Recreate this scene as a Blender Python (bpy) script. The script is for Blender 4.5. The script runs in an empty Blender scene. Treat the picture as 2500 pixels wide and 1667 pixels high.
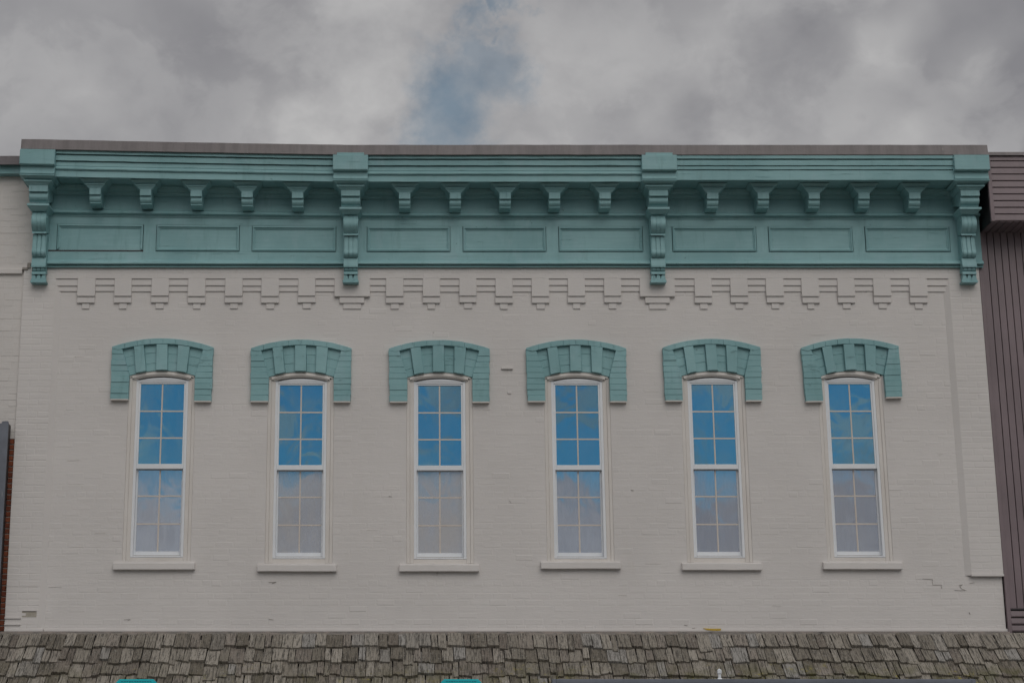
import bpy, math, random
from mathutils import Vector, Matrix
R = random.Random(11)
rad = math.radians
scene = bpy.context.scene
COL = scene.collection

# ------------------------------------------------------------------ camera
F = 4288.0            # focal length in photograph pixels (photograph 2500 x 1667)
CX, CY = 1000.0, 833.5  # where the optical axis meets the photograph (it is cropped)
PITCH = rad(14.0)
DIST, EYE = 20.8, 1.7
cam_data = bpy.data.cameras.new('camera')
cam = bpy.data.objects.new('camera', cam_data)
COL.objects.link(cam)
cam.location = (0, -DIST, EYE)
cam.rotation_euler = (math.pi / 2 + PITCH, 0, 0)
cam_data.sensor_width = 36.0
cam_data.lens = F / 2500.0 * 36.0
cam_data.shift_x = (1250 - CX) / 2500.0
cam_data.clip_end = 5000
scene.camera = cam

# ------------------------------------------------------------------ light
SUN_ELEV, SUN_AZ = rad(42), rad(12)   # behind the camera, a little to its right
sun_data = bpy.data.lights.new('sun', 'SUN')
sun = bpy.data.objects.new('sun', sun_data)
COL.objects.link(sun)
sun_dir = Vector((math.sin(SUN_AZ) * math.cos(SUN_ELEV), -math.cos(SUN_AZ) * math.cos(SUN_ELEV), math.sin(SUN_ELEV)))
sun.rotation_euler = sun_dir.to_track_quat('Z', 'Y').to_euler()
sun.location = sun_dir * 60
sun_data.energy = 1.15
sun_data.angle = rad(50)
sun_data.color = (1.0, 0.96, 0.91)

view = scene.view_settings
view.view_transform = 'Standard'
view.look = 'None'
view.exposure = -0.27
view.gamma = 1.0
view.use_curve_mapping = False
scene.cycles.use_denoising = True
scene.cycles.use_adaptive_sampling = True; scene.cycles.adaptive_threshold = .025; scene.cycles.adaptive_min_samples = 16
scene.cycles.max_bounces = 5; scene.cycles.diffuse_bounces = 3

def ray(px, py):
    """unit direction of a photograph pixel, in the world"""
    x, y = (px - CX) / F, (CY - py) / F
    c, s = math.cos(PITCH), math.sin(PITCH)
    return Vector((x, c - y * s, s + y * c)).normalized()

def P(px, py, d=0.0):
    """the point of the plane d metres in front of the brick field that lies on a photograph pixel"""
    r = ray(px, py)
    t = (DIST - d) / r.y
    return Vector((r.x * t, -d, EYE + r.z * t))
def ZP(py, d=0.0): return P(CX, py, d).z
def XP(px, py, d=0.0): return P(px, py, d).x

# ------------------------------------------------------------------ node helpers
class NT:
    def __init__(self, tree):
        self.t = tree; tree.nodes.clear()
    def n(self, kind, **kw):
        o = self.t.nodes.new(kind)
        ins = kw.pop('ins', {})
        for k, v in kw.items(): setattr(o, k, v)
        for k, v in ins.items():
            s = o.inputs[k]
            if hasattr(v, 'is_output') or isinstance(v, bpy.types.NodeSocket): self.t.links.new(v, s)
            else: s.default_value = v
        return o
    def math(self, op, a, b=None, c=None, clamp=False):
        o = self.t.nodes.new('ShaderNodeMath'); o.operation = op; o.use_clamp = clamp
        for i, v in enumerate((a, b, c)):
            if v is None: continue
            if isinstance(v, bpy.types.NodeSocket): self.t.links.new(v, o.inputs[i])
            else: o.inputs[i].default_value = v
        return o.outputs[0]
    def vmath(self, op, a, b=None):
        o = self.t.nodes.new('ShaderNodeVectorMath'); o.operation = op
        for i, v in enumerate((a, b)):
            if v is None: continue
            if isinstance(v, bpy.types.NodeSocket): self.t.links.new(v, o.inputs[i])
            else: o.inputs[i].default_value = v
        return o.outputs['Value'] if op in ('DISTANCE', 'LENGTH', 'DOT_PRODUCT') else o.outputs[0]
    def scale(self, v, f):
        o = self.t.nodes.new('ShaderNodeVectorMath'); o.operation = 'SCALE'
        self.t.links.new(v, o.inputs[0]); o.inputs['Scale'].default_value = f
        return o.outputs[0]
    def noise(self, vec, scale, detail=4, rough=.55, dist=0.0, out=0):
        o = self.n('ShaderNodeTexNoise', ins={'Vector': vec, 'Scale': scale, 'Detail': detail, 'Roughness': rough, 'Distortion': dist})
        return o.outputs[out]
    def ramp(self, v, a, b, lo=0.0, hi=1.0, smooth=True):
        o = self.n('ShaderNodeMapRange', ins={0: v, 1: a, 2: b, 3: lo, 4: hi})
        o.clamp = True
        if smooth: o.interpolation_type = 'SMOOTHSTEP'
        return o.outputs[0]
    def mix(self, f, a, b, mode='MIX'):
        o = self.t.nodes.new('ShaderNodeMix'); o.data_type = 'RGBA'; o.blend_type = mode
        for k, v in ((0, f), (6, a), (7, b)):
            if isinstance(v, bpy.types.NodeSocket): self.t.links.new(v, o.inputs[k])
            elif k == 0: o.inputs[k].default_value = v
            else: o.inputs[k].default_value = (*v, 1) if len(v) == 3 else v
        return o.outputs[2]
    def map(self, vec, scale=(1, 1, 1), loc=(0, 0, 0)):
        o = self.n('ShaderNodeMapping', ins={'Vector': vec, 'Scale': scale, 'Location': loc})
        return o.outputs[0]

# ------------------------------------------------------------------ world: Nishita sky under broken cloud
world = bpy.data.worlds.new('World'); scene.world = world
world.cycles.sampling_method = 'MANUAL'; world.cycles.sample_map_resolution = 512
world.use_nodes = True
w = NT(world.node_tree)
D = w.n('ShaderNodeTexCoord').outputs['Generated']
sky = w.n('ShaderNodeTexSky', sky_type='NISHITA', sun_disc=False, sun_elevation=SUN_ELEV,
          sun_rotation=math.pi - SUN_AZ, altitude=300.0, air_density=1.0, dust_density=0.3, ozone_density=2.0)
blue = w.n('ShaderNodeHueSaturation', ins={'Hue': 0.476, 'Saturation': 1.55, 'Value': 0.60, 'Color': sky.outputs[0]}).outputs[0]
wob = w.vmath('SUBTRACT', w.noise(D, 10.0, 3, .60, out=1), (.5, .5, .5))
wob2 = w.vmath('SUBTRACT', w.noise(D, 44.0, 4, .66, out=1), (.5, .5, .5))
Dw = w.vmath('ADD', w.vmath('ADD', D, w.scale(wob, .060)), w.scale(wob2, .042))
Ds = w.vmath('ADD', D, w.scale(wob, .075))
def hole(px, py, rpx, soft=.55):
    d = w.vmath('DISTANCE', Dw, tuple(ray(px, py)))
    r = rpx / F
    return w.ramp(d, r * (1 - soft), r * (1 + soft), 1.0, 0.0)
h = None
for a in ((1150, 110, 66), (1190, 175, 90), (1105, 225, 110), (1080, 300, 95), (1060, 360, 90), (1275, 15, 42), (1255, -40, 60), (1235, 55, 34)):
    q = hole(*a); h = q if h is None else w.math('MAXIMUM', h, q)
# a break in the cloud low in the sky behind the camera, the one the panes reflect
low = w.vmath('MULTIPLY', w.vmath('SUBTRACT', Dw, (0.06, -.975, .213)), (1.0, 1.0, 6.0))
gap = w.ramp(w.vmath('LENGTH', low), .22, .46, 1.0, 0.0)
gap = w.math('MULTIPLY', gap, w.ramp(w.noise(w.map(D, (1, 1, 1.6), (3.1, 0, 1.2)), 21.0, 4, .50), .45, .58, .92, .12))
clear = w.math('MAXIMUM', w.math('MULTIPLY', h, w.ramp(w.noise(D, 30.0, 4, .55), .34, .62, .54, .36)), gap)
n1 = w.noise(w.map(D, (1, 1, 1.5), (.35, .1, .62)), 5.0, 3, .50)
n2 = w.noise(w.map(D, (1, 1, 1.2), (4.3, 2.1, .4)), 26.0, 4, .58)
puff = w.ramp(w.noise(D, 7.0, 1, .5), .42, .62)
lum = w.math('ADD', w.math('MULTIPLY', n1, .95), w.math('MULTIPLY', w.math('SUBTRACT', n2, .5), w.math('ADD', w.math('MULTIPLY', puff, .50), .16)))
n4 = w.noise(w.vmath('ADD', w.map(D, (1, 1, 1.25), (7.7, 1.3, 2.9)), w.scale(wob, .05)), 9.5, 7, .57)
edge = w.math('MULTIPLY', w.ramp(n4, .455, .545), w.math('SUBTRACT', 1.0, w.ramp(n4, .53, .68, 0, .8)))
lum = w.math('ADD', lum, w.math('SUBTRACT', w.math('MULTIPLY', edge, .125), .04))
# the heaped cloud as it stands above the cornice: paler crowns, greyer bases
for (px, py, rpx, amp) in ((450, 110, 360, -.09), (840, 60, 180, .05), (940, 190, 170, .16), (780, 320, 130, .20), (210, 260, 120, .12), (330, 30, 130, .08),
                           (1330, 140, 150, .16), (1300, 300, 170, .17), (1480, 110, 130, .10), (1720, 150, 130, .20), (1600, 190, 140, .13), (1760, 290, 230, -.14),
                           (1940, 90, 210, -.04), (2150, 115, 120, .30), (2390, 120, 120, .20), (2200, 210, 130, -.06), (2420, 240, 190, -.10), (2190, 310, 90, .16), (100, 330, 170, -.06)):
    dd = w.vmath('DISTANCE', Ds, tuple(ray(px, py)))
    lum = w.math('ADD', lum, w.ramp(dd, 0.0, rpx / F, amp, 0.0))
rim = w.math('MULTIPLY', clear, w.math('SUBTRACT', 1.0, clear))
lum = w.math('ADD', lum, w.math('MULTIPLY', rim, .25))
t = w.ramp(lum, .24, .86, smooth=False)
cloud = w.mix(t, (2.80, 2.78, 2.97), (5.8, 5.75, 5.75))
col = w.mix(clear, cloud, blue)
bg = w.n('ShaderNodeBackground', ins={'Color': col, 'Strength': .10})
w.t.links.new(bg.outputs[0], w.n('ShaderNodeOutputWorld').inputs[0])

# ------------------------------------------------------------------ materials
MATS = {}
def material(name, fn):
    m = bpy.data.materials.new(name); m.use_nodes = True
    k = NT(m.node_tree)
    b = k.n('ShaderNodeBsdfPrincipled'); o = k.n('ShaderNodeOutputMaterial')
    k.t.links.new(b.outputs[0], o.inputs[0])
    fn(k, b)
    MATS[name] = m
    return m
def setin(k, b, **kw):
    for key, v in kw.items():
        s = b.inputs[key.replace('_', ' ')]
        if isinstance(v, bpy.types.NodeSocket): k.t.links.new(v, s)
        elif isinstance(v, tuple) and len(v) == 3 and s.type == 'RGBA': s.default_value = (*v, 1)
        else: s.default_value = v
def bump(k, b, hgt, dist, strength=1.0):
    o = k.n('ShaderNodeBump', ins={'Height': hgt, 'Distance': dist, 'Strength': strength})
    k.t.links.new(o.outputs[0], b.inputs['Normal'])
def pos(k): return k.n('ShaderNodeNewGeometry').outputs['Position']
def vary(c, f): return tuple(x * f for x in c)

def m_wall(c):
    def fn(k, b):
        p = pos(k)
        a = k.noise(k.map(p, (1, 1, 1)), .7, 5, .6)
        s = k.noise(k.map(p, (2.2, 2.2, 11)), 2.4, 5, .6)
        c1 = k.mix(k.ramp(a, .35, .68), vary(c, .955), vary(c, 1.03))
        c1 = k.mix(k.math('MULTIPLY', k.ramp(s, .58, .74), .35), c1, vary(c, .87))
        dirt = k.noise(k.map(p, (1.3, 1.3, .5)), 1.7, 6, .65)
        c1 = k.mix(k.math('MULTIPLY', k.ramp(dirt, .60, .80), .30), c1, (c[0] * .88, c[1] * .84, c[2] * .76))
        setin(k, b, Base_Color=c1, Roughness=.62, Specular_IOR_Level=.3)
        hh = k.math('ADD', k.math('MULTIPLY', k.noise(k.map(p, (6, 6, 30)), 1.6, 4, .6), .8), k.math('MULTIPLY', k.noise(p, 55, 3, .6), .35))
        bump(k, b, hh, .006, .40)
    return fn
CREAM = (.675, .645, .625)
material('painted_brick', m_wall(CREAM))
material('neighbour_paint', m_wall((.655, .625, .60)))
def m_cream_wood(k, b):
    p = pos(k)
    a = k.noise(k.map(p, (1, 1, .5)), 3.0, 4, .6)
    setin(k, b, Base_Color=k.mix(k.ramp(a, .35, .7), (.665, .625, .585), (.72, .685, .65)), Roughness=.5)
    bump(k, b, k.noise(k.map(p, (30, 30, 4)), 2, 3), .002, .4)
material('cream_wood', m_cream_wood)
TEAL = (.252, .468, .490)
def m_teal(grain):
    def fn(k, b):
        p = pos(k)
        big = k.noise(p, 1.1, 5, .6)
        st = k.noise(k.map(p, grain), 1.0, 6, .66, .3)
        crack = k.ramp(st, .63, .70)
        c1 = k.mix(k.ramp(big, .33, .68), vary(TEAL, .86), (TEAL[0] * 1.16, TEAL[1] * 1.07, TEAL[2] * 1.06))
        fade = k.noise(k.map(p, (1.6, 1.6, .9)), 2.6, 5, .65)
        c1 = k.mix(k.math('MULTIPLY', k.ramp(fade, .52, .70), .35), c1, (TEAL[0] * 1.35, TEAL[1] * 1.06, TEAL[2] * 1.10))
        grime = k.noise(k.map(p, (7, 7, 1.1)), 1.3, 5, .65)
        c1 = k.mix(k.math('MULTIPLY', k.ramp(grime, .54, .72), .38), c1, (TEAL[0] * .60, TEAL[1] * .62, TEAL[2] * .60))
        c1 = k.mix(k.math('MULTIPLY', k.ramp(st, .35, .62), .30), c1, vary(TEAL, .80))
        c1 = k.mix(k.math('MULTIPLY', crack, .55), c1, vary(TEAL, .50))
        spk = k.ramp(k.noise(p, 21.0, 2, .5), .74, .78)
        c1 = k.mix(k.math('MULTIPLY', spk, .6), c1, vary(TEAL, .35))
        setin(k, b, Base_Color=c1, Roughness=.50, Specular_IOR_Level=.35)
        hh = k.math('SUBTRACT', k.math('MULTIPLY', st, .5), crack)
        bump(k, b, hh, .004, .55)
    return fn
material('teal_wood', m_teal((2.2, 20, 34)))
material('teal_upright', m_teal((34, 20, 2.5)))
material('teal_brick', m_teal((5, 9, 16)))
def m_metal(c, rough=.45, st=(9, 9, .9)):
    def fn(k, b):
        p = pos(k)
        s = k.noise(k.map(p, st), 1.0, 5, .65)
        g = k.noise(p, .8, 4, .6)
        c1 = k.mix(k.ramp(s, .3, .72), vary(c, .80), vary(c, 1.15))
        c1 = k.mix(k.math('MULTIPLY', k.ramp(g, .5, .7), .35), c1, (c[0] * 1.12, c[1] * 1.02, c[2] * .95))
        drip = k.ramp(k.noise(k.map(p, (26, 26, 2.2)), 1.0, 2, .5), .735, .765)
        c1 = k.mix(k.math('MULTIPLY', drip, .7), c1, (.5, .48, .46))
        setin(k, b, Base_Color=c1, Roughness=rough, Specular_IOR_Level=.4)
        bump(k, b, k.noise(k.map(p, (2.4, 2.4, 8)), 1, 3), .01, .25)
    return fn
material('coping_metal', m_metal((.185, .166, .168), .42))
material('dark_coping', m_metal((.125, .11, .118), .45))
def m_siding(c):
    def fn(k, b):
        p = pos(k)
        g = k.noise(k.map(p, (1, 1, .6)), 2.2, 5, .6)
        setin(k, b, Base_Color=k.mix(k.ramp(g, .3, .7), vary(c, .87), vary(c, 1.1)), Roughness=.46)
        bump(k, b, k.noise(k.map(p, (3, 3, 3)), 2, 3), .006, .2)
    return fn
material('brown_siding', m_siding((.205, .158, .170)))
material('gap_and_shade', m_siding((.02, .016, .018)))  # near black for gaps, backings and shaded return sides
def m_vinyl(k, b):
    p = pos(k)
    setin(k, b, Base_Color=k.mix(k.ramp(k.noise(p, 2.5, 4), .35, .7), (.76, .785, .82), (.81, .83, .855)), Roughness=.32)
material('vinyl', m_vinyl)
material('muntin', lambda k, b: setin(k, b, Base_Color=k.mix(k.noise(pos(k), 4, 2), (.60, .53, .47), (.66, .60, .54)), Roughness=.4))
def m_glass(tint, refl, haze):
    """coated window glass: a mirror-like coat over a see-through pane, with a diffuse haze greying the reflection"""
    def fn(k, b):
        p = pos(k)
        rnd = k.n('ShaderNodeObjectInfo').outputs['Random']
        off = k.n('ShaderNodeCombineXYZ', ins={0: k.math('MULTIPLY', rnd, 17.0), 2: k.math('MULTIPLY', rnd, 31.0)}).outputs[0]
        wave = k.noise(k.vmath('ADD', k.map(p, (2.3, 2.3, 2.0)), k.scale(off, .06)), 1.15, 2, .45, .6)
        bmp = k.n('ShaderNodeBump', ins={'Height': wave, 'Distance': .0026, 'Strength': 1.0}).outputs[0]
        g = k.n('ShaderNodeBsdfGlossy', ins={'Color': (*tint, 1), 'Roughness': .03, 'Normal': bmp}).outputs[0]
        tr = k.n('ShaderNodeBsdfTransparent', ins={'Color': (.80, .86, .84, 1)}).outputs[0]
        df = k.n('ShaderNodeBsdfDiffuse', ins={'Color': (.52, .50, .485, 1)}).outputs[0]
        m1 = k.n('ShaderNodeMixShader', ins={0: refl, 1: tr, 2: g}).outputs[0]
        haze_mix = k.ramp(k.noise(k.map(p, (5, 5, 1.6)), 1.2, 5, .6), .3, .75, haze * .55, haze * 1.35)
        m2 = k.n('ShaderNodeMixShader', ins={0: haze_mix, 1: m1, 2: df}).outputs[0]
        o = [n for n in k.t.nodes if n.type == 'OUTPUT_MATERIAL'][0]
        k.t.links.new(m2, o.inputs[0])
        k.t.nodes.remove(b)
    return fn
material('glass_upper', m_glass((.24, .52, .68), .80, .08))
LOWER_HAZE = (.14, .50, .54, .08, .14, .16)           # diffuse haze per window, for the insect screens on the lower sashes
for i, hz in enumerate(LOWER_HAZE): material('glass_lower_%d' % i, m_glass((.72, .78, .90), .62, hz))
material('curtain', lambda k, b: setin(k, b, Base_Color=(.72, .70, .68), Roughness=.9))
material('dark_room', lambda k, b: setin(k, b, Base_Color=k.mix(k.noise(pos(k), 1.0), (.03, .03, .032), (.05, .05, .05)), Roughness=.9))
def m_redbrick(k, b):
    p = pos(k)
    isl = k.n('ShaderNodeObjectInfo').outputs['Random']
    c1 = k.mix(isl, (.17, .042, .020), (.29, .085, .038))
    c1 = k.mix(k.math('MULTIPLY', k.ramp(k.noise(p, 26, 5, .7), .45, .7), .6), c1, (.06, .022, .016))
    setin(k, b, Base_Color=c1, Roughness=.85)
    bump(k, b, k.noise(p, 60, 4, .7), .004, .6)
material('red_brick', m_redbrick)
def m_mortar(k, b):
    p = pos(k)
    setin(k, b, Base_Color=k.mix(k.noise(p, 30, 4, .7), (.30, .26, .23), (.46, .41, .37)), Roughness=.9)
    bump(k, b, k.noise(p, 70, 3), .003, .5)
material('mortar', m_mortar)
def m_shingle(k, b):
    p = pos(k)
    oi = k.n('ShaderNodeObjectInfo').outputs['Random']
    isl = k.n('ShaderNodeNewGeometry').outputs['Random Per Island']
    rnd = k.math('FRACT', k.math('ADD', k.math('MULTIPLY', oi, 7.13), isl))
    rnd2 = k.math('FRACT', k.math('MULTIPLY', rnd, 13.7))
    q = k.n('ShaderNodeTexCoord').outputs['Object']
    off = k.n('ShaderNodeCombineXYZ', ins={0: k.math('MULTIPLY', rnd, 37.0), 1: k.math('MULTIPLY', rnd2, 23.0)}).outputs[0]
    gr = k.noise(k.vmath('ADD', k.map(p, (75, 6, 6)), off), 1.0, 4, .7, .25)
    mot = k.noise(k.vmath('ADD', k.map(p, (42, 30, 30)), off), 1.0, 4, .7)
    c1 = k.mix(k.ramp(rnd, 0, 1, smooth=False), (.170, .150, .122), (.385, .352, .305))
    c1 = k.mix(k.ramp(rnd2, .86, .97), c1, (.34, .325, .305))
    c1 = k.mix(k.math('MULTIPLY', k.ramp(rnd2, .30, .10), .5), c1, (.225, .19, .168))
    c1 = k.mix(k.math('MULTIPLY', k.ramp(gr, .44, .64), .85), c1, (.055, .051, .046))
    c1 = k.mix(k.math('MULTIPLY', k.ramp(mot, .55, .72), .55), c1, (.42, .41, .38))
    c1 = k.mix(k.math('MULTIPLY', k.ramp(mot, .46, .30), .45), c1, (.055, .052, .045))
    # lichen: olive film and yellow spots, mostly on the lower courses and to the right
    sep = k.n('ShaderNodeSeparateXYZ', ins={0: p})
    down = k.ramp(sep.outputs[2], ZP(1600, .3), ZP(1660, .6), 0, 1)
    right = k.ramp(sep.outputs[0], XP(700, 1620, .4), XP(2000, 1620, .4), .35, 1)
    wet = k.math('MULTIPLY', down, right)
    ol = k.math('MULTIPLY', k.ramp(k.noise(p, 4.0, 6, .7), .40, .62), k.math('MULTIPLY', wet, .70))
    c1 = k.mix(ol, c1, (.115, .112, .045))
    yl = k.ramp(k.noise(p, 17.0, 5, .7), .55, .64)
    yl = k.math('MULTIPLY', k.math('MULTIPLY', yl, k.ramp(k.noise(p, 2.6, 3), .48, .62)), k.math('MULTIPLY', wet, .85))
    c1 = k.mix(yl, c1, (.36, .31, .04))
    setin(k, b, Base_Color=c1, Roughness=.9, Specular_IOR_Level=.15)
    bump(k, b, k.math('ADD', gr, k.math('MULTIPLY', mot, -.4)), .006, .9)
material('shingle', m_shingle)
def m_flash(k, b):
    p = pos(k)
    a = k.noise(k.map(p, (3, 9, 9)), 2.0, 6, .7)
    c1 = k.mix(k.ramp(a, .35, .6), (.30, .255, .225), (.19, .175, .16))
    c1 = k.mix(k.ramp(a, .60, .70), c1, (.06, .055, .05))
    setin(k, b, Base_Color=c1, Roughness=.8)
material('old_flashing', m_flash)
material('sign_grey', m_metal((.175, .19, .225), .4, (2, 2, 2)))
material('sign_face', m_siding((.14, .11, .115)))
material('teal_board', lambda k, b: setin(k, b, Base_Color=k.mix(k.noise(pos(k), 3), (.0, .48, .55), (.0, .52, .59)), Roughness=.5))
material('teal_stitch', lambda k, b: setin(k, b, Base_Color=k.mix(k.noise(pos(k), 3), (.0, .10, .13), (.0, .12, .15)), Roughness=.6))
material('white_cast', m_vinyl)
material('yellow_paint', lambda k, b: setin(k, b, Base_Color=k.mix(k.noise(pos(k), 30, 4), (.50, .33, .02), (.58, .40, .05)), Roughness=.6))
material('crack_strip_dark', lambda k, b: setin(k, b, Base_Color=k.mix(k.noise(pos(k), 30, 4), (.22, .20, .18), (.36, .33, .30)), Roughness=.95))
material('old_mortar', lambda k, b: setin(k, b, Base_Color=k.mix(k.noise(pos(k), 40, 5), (.30, .27, .21), (.50, .47, .42)), Roughness=.95))
def m_ground(c):
    def fn(k, b):
        p = pos(k)
        setin(k, b, Base_Color=k.mix(k.ramp(k.noise(p, 1.4, 7, .7), .3, .7), vary(c, .8), vary(c, 1.2)), Roughness=.9)
        bump(k, b, k.noise(p, 40, 4), .005, .5)
    return fn
material('asphalt', m_ground((.05, .05, .052)))
material('concrete', m_ground((.32, .31, .29)))
material('earth', m_ground((.11, .11, .06)))

# ------------------------------------------------------------------ mesh helpers
Z652, Z440 = ZP(652, .06), ZP(440, .40)
def settle(v):
    """the left bay of the cornice has tilted up: its left end stands 7 cm higher"""
    x, y, z = v
    t = (XC[1] - x) / (XC[1] - XC[0])
    if t <= 0: return (x, y, z)
    k = min(1, max(0, (z - Z652) / (Z440 - Z652)))
    return (x, y, z + .072 * min(1.1, t) ** 1.15 * k)

class MB:
    def __init__(self): self.v = []; self.f = []
    def add(self, vs, fs):
        o = len(self.v); self.v += [tuple(q) for q in vs]; self.f += [tuple(i + o for i in q) for q in fs]
        return self
    def box(self, x0, x1, y0, y1, z0, z1):
        return self.add([(x0, y0, z0), (x1, y0, z0), (x1, y1, z0), (x0, y1, z0), (x0, y0, z1), (x1, y0, z1), (x1, y1, z1), (x0, y1, z1)],
                        [(0, 3, 2, 1), (4, 5, 6, 7), (0, 1, 5, 4), (1, 2, 6, 5), (2, 3, 7, 6), (3, 0, 4, 7)])
    def slab(self, quad, d0, d1):
        """polygon [(x, z)...] counter-clockwise seen from the street, from depth d0 (back) to d1 (front)"""
        n = len(quad)
        vs = [(x, -d1, z) for x, z in quad] + [(x, -d0, z) for x, z in quad]
        fs = [tuple(range(n)), tuple(range(2 * n - 1, n - 1, -1))] + [((i + 1) % n, i, n + i, n + (i + 1) % n) for i in range(n)]
        return self.add(vs, fs)
    def along_x(self, prof, x0, x1, n=1, jit=0.0):
        """closed profile [(d, z)...] swept along x"""
        m = len(prof); vs = []
        for i in range(n + 1):
            x = x0 + (x1 - x0) * i / n
            j = R.uniform(-jit, jit)
            vs += [(x, -d, z + j) for d, z in prof]
        fs = []
        for i in range(n):
            for q in range(m):
                a, b2 = i * m + q, i * m + (q + 1) % m
                fs.append((a, b2, b2 + m, a + m))
        fs += [tuple(range(m - 1, -1, -1)), tuple(range(n * m, n * m + m))]
        return self.add(vs, fs)
    def frustum(self, x, wt, wb, dt, db, zt, zb, back=0.0):
        """moulding that widens upwards on three sides: bottom wb wide and db proud, top wt wide and dt proud"""
        return self.add([(x - wb / 2, -back, zb), (x + wb / 2, -back, zb), (x + wb / 2, -db, zb), (x - wb / 2, -db, zb),
                         (x - wt / 2, -back, zt), (x + wt / 2, -back, zt), (x + wt / 2, -dt, zt), (x - wt / 2, -dt, zt)],
                        [(0, 1, 2, 3), (7, 6, 5, 4), (3, 2, 6, 7), (2, 1, 5, 6), (0, 3, 7, 4), (1, 0, 4, 5)])
    def mesh(self, name, mat, fn=None, smooth=False):
        me = bpy.data.meshes.new(name)
        me.from_pydata([fn(q) for q in self.v] if fn else self.v, [], self.f)
        import bmesh
        bm = bmesh.new(); bm.from_mesh(me)
        bmesh.ops.recalc_face_normals(bm, faces=bm.faces)
        bm.to_mesh(me); bm.free()
        me.materials.append(MATS[mat])
        if smooth: me.polygons.foreach_set('use_smooth', [True] * len(me.polygons))
        return me
    def build(self, name, mat, parent=None, loc=(0, 0, 0), fn=None, bevel=0, smooth=False, origin=None):
        if origin is not None:
            ox, oy, oz = origin
            self.v = [(x - ox, y - oy, z - oz) for x, y, z in self.v]; loc = origin
        return link(name, self.mesh(name, mat, fn, smooth), parent, loc, bevel)

def link(name, me, parent=None, loc=(0, 0, 0), bevel=0):
    o = bpy.data.objects.new(name, me)
    COL.objects.link(o)
    if parent is not None:
        o.parent = parent
        if parent.get('is_root'): o.matrix_parent_inverse = Matrix.Translation(-Vector(parent.location))
    o.location = loc
    if bevel:
        b = o.modifiers.new('bevel', 'BEVEL'); b.width = bevel; b.segments = 1; b.limit_method = 'ANGLE'; b.angle_limit = rad(35)
    return o
ROOTS = []
def root(name, label, cat, loc, group=None):
    o = bpy.data.objects.new(name, None); COL.objects.link(o)
    o.location = loc; o['is_root'] = 1; o['label'] = label; o['category'] = cat
    if group: o['group'] = group
    ROOTS.append(o)
    return o
def tag(o, label, cat, group=None):
    o['label'] = label; o['category'] = cat
    if group: o['group'] = group
def copy_part(o, parent, loc):
    c = o.copy(); COL.objects.link(c); c.parent = parent
    if parent.get('is_root'): c.matrix_parent_inverse = Matrix.Translation(-Vector(parent.location))
    else: c.matrix_parent_inverse = Matrix.Identity(4)
    c.location = loc
    return c

# relief bricks ------------------------------------------------------------
COURSE, BL, JOINT = .0755, .218, .009
def brick_verts(x0, x1, z0, z1, d0, proud, tilt=0.0, edge=.004, r=R):
    """brick face with softened edges, five quads"""
    e = edge
    a = proud + tilt; b = proud - tilt
    o = [(x0, -d0, z0), (x1, -d0, z0), (x1, -d0, z1), (x0, -d0, z1)]
    i = [(x0 + e, -d0 - b, z0 + e), (x1 - e, -d0 - b, z0 + e), (x1 - e, -d0 - a, z1 - e), (x0 + e, -d0 - a, z1 - e)]
    return o + i, [(4, 5, 6, 7), (0, 1, 5, 4), (1, 2, 6, 5), (2, 3, 7, 6), (3, 0, 4, 7)]
def courses(z0, z1, c=COURSE):
    n = max(1, round((z1 - z0) / c)); h = (z1 - z0) / n
    return [(z0 + i * h, z0 + (i + 1) * h) for i in range(n)]
def spans(x0, x1, cuts):
    s = [(x0, x1)]
    for a, b in cuts:
        t = []
        for p, q in s:
            if b <= p or a >= q: t.append((p, q)); continue
            if a > p: t.append((p, a))
            if b < q: t.append((b, q))
        s = t
    return s

# ------------------------------------------------------------------ ground
def structure(o): o['kind'] = 'structure'; return o
structure(MB().box(-400, 400, -400, 400, -.4, -.004).build('ground', 'earth'))
structure(MB().box(-300, 300, -16.5, -4.5, -.2, .0).build('road', 'asphalt'))
structure(MB().box(-300, 300, -4.5, .0, -.2, .13).build('pavement', 'concrete'))
structure(MB().box(-300, 300, -21.5, -16.5, -.2, .13).build('far_pavement', 'concrete'))

# ------------------------------------------------------------------ the building
XL, XR = XP(56, 691, .06), XP(2391, 659, .06)        # outer edges of the painted front
PL, PR = XP(137, 700, .0), XP(2315, 700, .0)         # inner edges of the two pilasters
XC = [XP(95.6, 680, .10), XP(856.4, 685, .10), XP(1606.5, 685, .10), XP(2364.9, 683, .10)]  # the four big consoles
Z_BASE = ZP(1541)                                    # where the shingles start
Z_TOP = ZP(366, .4)
B = root('painted_brick_building', 'cream painted brick building with teal cornice and six tall windows', 'building', ((XL + XR) / 2, 0, 0))

# window layout
WIN = [dict(t=(397, 940), b=(381, 1352)), dict(t=(735.5, 940), b=(729, 1352)), dict(t=(1074, 940), b=(1074, 1352)),
       dict(t=(1411.5, 940), b=(1414, 1352)), dict(t=(1744, 940), b=(1753, 1352)), dict(t=(2076.5, 940), b=(2098, 1352))]
WDY = [0, 3, 4, 3, 1, 0]                              # photograph rows by which each hangs lower
for i, q in enumerate(WIN):
    q['x'] = (XP(*q['t']) + XP(*q['b'])) / 2
    q['dz'] = -WDY[i] / 203.0
    q['sx'] = (1, .99, .99, .985, .962, .962)[i]     # the openings grow a little narrower to the right
WX0 = XP(397, 940)                                    # template: the first window
OPEN_H = .405
Z_SILL, Z_HEAD = ZP(1371), ZP(903)

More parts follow.
